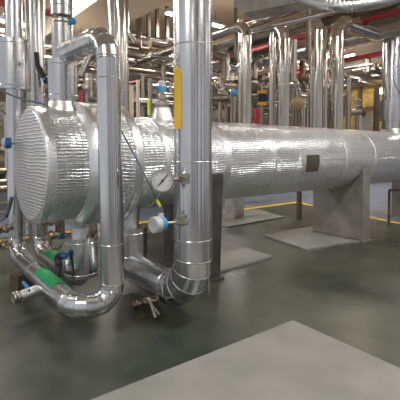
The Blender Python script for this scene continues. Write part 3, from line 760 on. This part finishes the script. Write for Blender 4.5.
for yy, z0 in ((4.62, 1.25), (5.5, 0), (6.4, 0)): MB().box((FX, yy, (z0+3.2)/2), (.09, .09, 3.2-z0)).build('post', BROWN, t)
for z in (1.3, 1.95, 2.55, 3.15): MB().box((FX-.03, 5.51, z), (.07, 1.86, .08)).build('crossbar', BROWN, t)
for yy in (5.06, 5.95):
    for z, hh in ((1.62, .58), (2.25, .52), (2.85, .50)): MB().box((FX+.02, yy, z), (.04, .78, hh)).build('panel', OCHRE, t)
fl = at(381, 91, x=FX-.35)
t = thing('flood_lamp', 'small glowing white lamp beside the right edge riser in front of the ochre panels', 'lamp', fl)
MB().box(fl + V((.05, 0, 0)), (.06, .14, .16)).build('housing', BROWN, t)
MB().box(fl, (.03, .11, .13)).build('lens', emis('lamp_warm', (1, .93, .8), 9), t)
MB().cyl(fl + V((.05, 0, .07)), V((fl.x+.05, fl.y, CEIL-.005)), .012, seg=8).build('hanger_rod', BROWN, t)
# horizontal tanks, vessels, motors behind
def hx(x, y, z, L, r, label, m=STEELD, ax=(1, 0, 0), name='storage_tank', cat='tank', legs=True):
    ax = V(ax); t = thing(name, label, cat, (x, y, 0))
    MB().lathe(V((x, y, z)) - ax*L/2, ax, [(-.12, .002), (-.1, r*.5), (-.04, r*.85), (0, r), (L, r), (L+.04, r*.85), (L+.1, r*.5), (L+.12, .002)], 28).build('shell', m, t)
    for s in (-.3, .3):
        q = V((x, y, 0)) + ax*L*s
        if legs: MB().box((q.x, q.y, (z-r*.85)/2), (.12 + abs(ax.y)*r, .12 + abs(ax.x)*r, z-r*.85)).build('leg', BROWN, t)
        MB().torus(V((x, y, z)) + ax*L*s, ax, r, .012, 28, 6).build('band', STEEL, t)
    return t
hx(5.2, 11.6, 1.0, 2.6, .55, 'dull round tank lying behind the rack left of the thick pipe')
hx(9.5, 13.2, 1.1, 2.8, .6, 'dull round tank lying far behind the slim riser')
hx(1.4, 12.0, 1.1, 2.4, .5, 'brownish tank far beyond the left end of the vessel', BROWN)
# valve train items seen above the vessel edge
SH = 1.42
VAR = [
 (130, 104, 6.6, 3.0, 'cream upright pipe right of the bright vertical pipe', BEIGE, 86),
 (138, 104, 6.9, 1.6, 'thin cream upright next to the cream pipe, just over the vessel', BEIGE, 80),
 (143, 104, 8.2, 1.6, 'thin dull upright behind the vessel flange', STEELD, 76),
 (226, 110, 8.4, 1.8, 'short dull upright close to the thick pipe behind the vessel, left of two', STEELD, 92),
 (232, 110, 8.6, 1.8, 'short dull upright close to the thick pipe behind the vessel, right of two', STEELD, 92),
 (240.5, 100, 7.0, 2.2, 'slender bright upright left beside the slim riser', STEEL, 20),
 (294, 100, 7.8, 2.5, 'dull upright right of the close pair of risers', STEELD, 40),
 (305, 100, 7.5, 3.6, 'stubby silver upright with slanted head left of the broad risers', STEEL, 108),
 (349, 100, 9.0, 2.2, 'slender upright right of the broad risers', STEELD, 78),
 (377, 100, 9.5, 2.6, 'dull brown upright left of the right edge riser', BROWN, 88),
 (325, 100, 8.8, 2.4, 'slender upright seen in the gap between the two broad risers', STEEL, 30)]
for px, py, d, hw, lb, m_, top in VAR:
    p = at(px, py, d=d); vert(px, hw, d, lb, m_, top=at(px, top, d=d).z, base=SH)
def hvalve(px, py, d, label, wheel, body=STEELD, s=1., name='gate_valve', post=True):
    c = at(px, py, d=d); t = thing(name, label, 'valve', (c.x, c.y, SH))
    m = MB(); m.lathe(c - RIGHT*.16*s, RIGHT, [(0, .10*s), (.03*s, .10*s), (.031*s, .055*s), (.1*s, .07*s), (.22*s, .07*s), (.289*s, .055*s), (.29*s, .10*s), (.32*s, .10*s)], 18)
    m.cyl(c, c + V((0, 0, .17*s)), .045*s, .03*s, 12); m.build('body', body, t)
    m = MB(); m.torus(c + V((0, 0, .2*s)) + nc*.04, nc + V((0, 0, .5)), .085*s, .014*s, 24, 8)
    for k in range(3):
        a, b = frame(nc + V((0, 0, .5))); o_ = (a*math.cos(k*PI/3)+b*math.sin(k*PI/3))*.08*s; cc = c + V((0, 0, .2*s)) + nc*.04
        m.cyl(cc-o_, cc+o_, .007*s, seg=6)
    m.build('handwheel', wheel, t)
    if post: MB().cyl((c.x, c.y, SH), (c.x, c.y, c.z-.06*s), .04*s, seg=12).build('pipe_leg', body, t)
    return t
ORG = simple('orange_yellow_paint', (.85, .5, .02), .45)
hvalve(220, 98, 8.2, 'gate valve with grey wheel just right of the thick pipe over the vessel', NICKEL, s=1.1)
hvalve(207, 104, 8.8, 'gate valve half hidden by the thick pipe over the vessel', NICKEL)
hvalve(160, 101, 8.8, 'gate valve with brass wheel behind the blue capped valve', BRASS)
hvalve(296, 86, 8.6, 'gate valve with red wheel just right of the close riser pair', REDB, s=1.1)
hvalve(174, 99, 9.3, 'gate valve close to the yellow arrow on the left side of the thick pipe', STEELD, post=True)
hvalve(357, 112, 9.6, 'gate valve seen low between the right risers', NICKEL)
# blue light-coloured meter
c = at(235, 93, d=7.8)
t = thing('flow_meter', 'light blue round flow meter left of the slim riser', 'meter', (c.x, c.y, 0))
MB().lathe(c - RIGHT*.08, RIGHT, [(0, .05), (.01, .065), (.10, .065), (.11, .05)], 24).build('head', simple('pale_blue', (.12, .38, .6), .4), t)
MB().lathe(c + RIGHT*.03, RIGHT, [(0, .066), (.05, .06), (.055, .01)], 24).build('cover', WHITE, t)
MB().cyl((c.x, c.y, SH), (c.x, c.y, c.z-.04), .03).build('stand', STEELD, t)
# yellow and black instrument
c = at(262, 98, d=7.8)
t = thing('yellow_meter', 'yellow and black instrument with blue side left of the close riser pair', 'instrument', (c.x, c.y, 0))
MB().box(c, (.12, .13, .16), .85).build('body', BLACK, t)
MB().box(c + V((0, 0, .095)), (.14, .15, .05), .85).build('lid', ORG, t); MB().box(c - V((0, 0, .10)), (.13, .14, .055), .85).build('base', ORG, t)
MB().cyl(c + RIGHT*.07, c + RIGHT*.13, .05).build('side_cap', BLUE, t)
MB().cyl((c.x, c.y, SH), (c.x, c.y, c.z-.1), .03).build('stand', STEELD, t)
MB().sweep([c + V((0, 0, .1)), c + V((0, 0, .2)), c + V((-.02, .1, .28))], .012, 8, bend=.05).build('cable', WHITE, t)
# red bar
p = at(257, 116, d=7.2); o = MB().cyl((p.x, p.y, SH), (p.x, p.y, at(257, 109, d=7.2).z), .045).build('red_post', REDB); tag(o, 'short bright red post behind the vessel below the yellow instrument', 'post')
p = at(81, 95, d=5.9); o = MB().cyl((p.x, p.y, SH), (p.x, p.y, at(81, 91, d=5.9).z), .022).build('red_post', REDB); tag(o, 'thin red post between the stack and the slim front pipe', 'post')
p = at(297, 104, d=7.6)
o = MB().lathe(p, nc, [(0, .05), (.02, .10), (.05, .115), (.08, .10), (.1, .04)], 24); ob = o.build('round_flange', simple('tan_disc', (.42, .29, .15), .5, .2), None)
ob.name = 'wall_gauge'; tag(ob, 'round tan disc cover resting behind the vessel right of the close riser pair', 'cover')
ob2 = MB().cyl((p.x-nc.x*.02, p.y-nc.y*.02, SH), (p.x-nc.x*.02, p.y-nc.y*.02, p.z), .03).build('support_post', STEELD); tag(ob2, 'thin support post carrying the round tan disc cover', 'post')
ob.name = 'disc_cover'
# s-bend pipe
t = MB().sweep([at(289, 84, d=7.4), at(296, 84, d=7.4), at(298, 100, d=7.6), at(306, 101, d=7.8)], .055, 16, bend=.1, n=5, seam=.003).build('bent_pipe', ALU); tag(t, 'bright s-shaped pipe bend between close risers and broad risers', 'pipe')
# white box, yellow beyond
c = at(365, 124, d=9.8); o = MB().box((c.x, c.y, c.z), (.2, .2, .4), .8).build('control_box', WHITE); tag(o, 'small white cabinet top peeping over the vessel between the right risers', 'cabinet')
# the tangle of pipework deep in the hall
rr_ = random.Random(11); taken = []
def tangle(cols, rows, dists, n, ax):
    for _ in range(n*2):
        px, py, d = rr_.uniform(*cols), rr_.uniform(*rows), rr_.uniform(*dists)
        c = at(px, py, d=d); r = rr_.uniform(.03, .085); L = rr_.uniform(.7, 2.2)
        if c.z > CEIL - .15 or c.x > X1 - 2 or c.y > Y1 - 2: continue
        a = rr_.choice((V((1, 0, 0)), V((0, 1, 0)))) if ax is None else V(ax)
        m_ = rr_.choice((STEEL, STEELD, STEELD, BROWN, ALU2, BRASS)); b = c + a*L
        e = b + V((0, 0, rr_.choice((-.5, .45)))); e.z = min(max(e.z, SH), CEIL-.1)
        S_ = [c + (b-c)*f/8 for f in range(9)] + [b + (e-b)*f/4 for f in range(1, 5)]
        if any((q1_-q2_).length < r + r2 + .06 for q1_ in S_ for q2_, r2 in taken): continue
        taken.extend((q1_, r) for q1_ in S_)
        t = MB().sweep([c, b, e], r, 16, bend=r*2.2, n=4).build('bent_pipe', m_)
        tag(t, 'bent dull metal pipe in the dim tangle of pipework deep behind the vessel', 'pipe', 'tangled pipework deep in the hall')
tangle((112, 172), (36, 60), (7.5, 10.5), 22, None)
tangle((125, 172), (80, 112), (8.5, 10.5), 12, None)
tangle((208, 300), (72, 118), (8.5, 12.5), 30, None)
tangle((208, 270), (45, 70), (9, 12), 10, None)
tangle((295, 384), (60, 84), (10.5, 13), 12, None)
tangle((75, 112), (58, 100), (7.5, 9), 10, None)
tangle((0, 9), (100, 150), (6.5, 8), 5, None)
# vertical storage tank forms at the left background
vert(90, 5, 8.2, 'pale vertical pipe far behind between stack and slim front pipe', STEELD, top=at(90, 74, d=8.2).z, straps=(80,))
vert(28.5, 2.2, 7.2, 'thin dull vertical pipe between the two left risers', STEELD)
for k, (py, m_, r, lb) in enumerate(((150, STEELD, .06, 'topmost'), (171, BRASS, .045, 'second'), (182, STEELD, .05, 'third'), (189, BRASS, .06, 'lowest'))):
    xpipe(3, py, 7.0 + .1*k, r, m_, '%s of the low horizontal pipes at the left edge beside the vessel end' % lb, -1, 2.6, name='low_pipe')
xpipe(100, 56, 7.8, .06, STEEL, 'shiny horizontal pipe seen through the loop between stack and slim pipe', 1, 3.4)
xpipe(100, 68, 8.2, .05, STEELD, 'dull horizontal pipe seen through the loop, lower one', 1, 3.8)
# low things behind under the vessel
p = at(234.5, 219, z=.03); o = MB().box((p.x+.1, p.y+.1, .31), (.28, .28, .56)).build('concrete_post', CONC); tag(o, 'short square concrete post on the pale slab under the vessel', 'post')
p = at(299, 219, z=0); o = MB().box((p.x, p.y, .47), (.06, .09, .94)).build('steel_post', BROWN); tag(o, 'thin brown steel post under the vessel left of the wide grey saddle', 'post')
rw = thing('pump_skid', 'dark low pump skid on the blue walkway beyond the vessel', 'skid', (13.3, 11.5, 0))
MB().box((13.3, 11.5, .12), (4.5, .6, .16)).build('frame', BROWN, rw)
for k in range(4): MB().box((11.5+1.15*k, 11.5, .42), (.5, .4, .44)).build('housing', DARKST, rw)
t = thing('wall_bracket', 'small thin steel stand under the vessel at the right edge', 'stand', at(392, 202, d=9))
a, b, c_ = at(389.5, 190, d=9), at(389.5, 202, d=9), at(408, 193, d=9)
for p in (a, c_): MB().box((p.x, p.y, p.z/2), (.04, .04, p.z)).build('leg', BROWN, t)
MB().cyl(a, V((c_.x, c_.y, a.z)), .025).build('rail', BROWN, t)
t = hx(at(393, 186, y=VY+.3).x, VY+.1, .86, .3, .1, 'x') if False else None

# ------------------------------------------------------------------ ceiling lamps
def lamp(x, y, z, L, ax, label, group='ceiling strip lamps'):
    t = thing('strip_lamp', label, 'lamp', (x, y, z), group)
    sz = (L, .16, .07) if ax == 'x' else (.16, L, .07); s2 = (L-.06, .09, .03) if ax == 'x' else (.09, L-.06, .03)
    MB().box((x, y, z+.035), sz).build('housing', WHITE, t); MB().box((x, y, z-.015), s2).build('tube', TUBE, t)
    for s in (-.35, .35):
        q = (x + (L*s if ax == 'x' else 0), y + (L*s if ax == 'y' else 0)); MB().cyl((*q, z+.07), (*q, CEIL-.01), .008, seg=6).build('hanger_rod', STEELD, t)
LP = [(at(5, 21, y=9.0), 'x', .9, 'bright strip lamp at the left edge above the insulation box, upper one'), (at(4, 36, y=11.5), 'x', 2.0, 'bright strip lamp at the left edge above the insulation box, lower one'), (at(28, 26, y=9.8), 'x', .9, 'strip lamp glimpsed between the two left risers'),
      (at(219, 63, x=11.0), 'y', 1.5, 'strip lamp just right of the thick pipe'), (at(234, 76, x=15), 'x', 1.8, 'long strip lamp lower right of the thick pipe'),
      (at(352, 67, x=12.8), 'y', 1.4, 'bright strip lamp between the right hand risers'), (at(338, 46, x=11.9), 'y', 1.2, 'strip lamp behind the broad riser pair, near the thick silver pipe'), (at(275, 70, x=16), 'y', 1.6, 'strip lamp far behind the close riser pair')]
for p, ax, L, lb in LP: lamp(p.x, p.y, min(p.z, CEIL-.15), L, ax, lb)
for x, y in ((-1.5, -2), (3, -2), (7.5, -2), (-1.5, 1.2), (3.2, 1.2), (7.5, 1.0), (12, 1.0), (5.5, 7), (10, 7.2), (2, 7.2), (15.5, 5.5)):
    lamp(x, y, 4.35, 1.6, 'x', 'ceiling strip lamp on thin rods outside the picture or hidden by the pipework')

def area(p, size, e, col=(1, .97, .93), size_y=None, rot=(0, 0, 0)):
    l = bpy.data.lights.new('ceiling_and_fill_light', 'AREA'); l.energy = e; l.color = col; l.size = size; l.shape = 'RECTANGLE'; l.size_y = size_y or .3
    o = bpy.data.objects.new('ceiling_and_fill_light', l); C.objects.link(o); o.location = p; o.rotation_euler = rot
for x, y, e in ((3, 1.2, 100), (-1.5, 1.2, 60), (-1.2, 6.5, 90), (7.5, 1, 110), (5.5, 7, 80), (10, 7.2, 140), (2, 7.2, 150), (15.5, 5.5, 140), (6, 13, 90), (12.5, 13, 110), (15, 9, 120)):  # the back-left one has no fixture, added to brighten the floor there
    area((x, y, 4.28), 1.6, e)
area((8.9, 5.2, 3.9), .6, 28, (1, .82, .55), .6)  # warm fill added near the flood lamp to brighten the ochre panels
# ------------------------------------------------------------------ world: soft daylight from the open hall side behind the camera
w = bpy.data.worlds.new('world'); scene.world = w; w.use_nodes = True
nt = w.node_tree; bg = nt.nodes['Background']
bg.inputs[0].default_value = (.95, .96, 1.0, 1); bg.inputs[1].default_value = .55
vs = scene.view_settings; vs.view_transform = 'Standard'; vs.look = 'None'; vs.gamma = 1; vs.exposure = .1; vs.use_curve_mapping = False
scene.cycles.max_bounces = 8
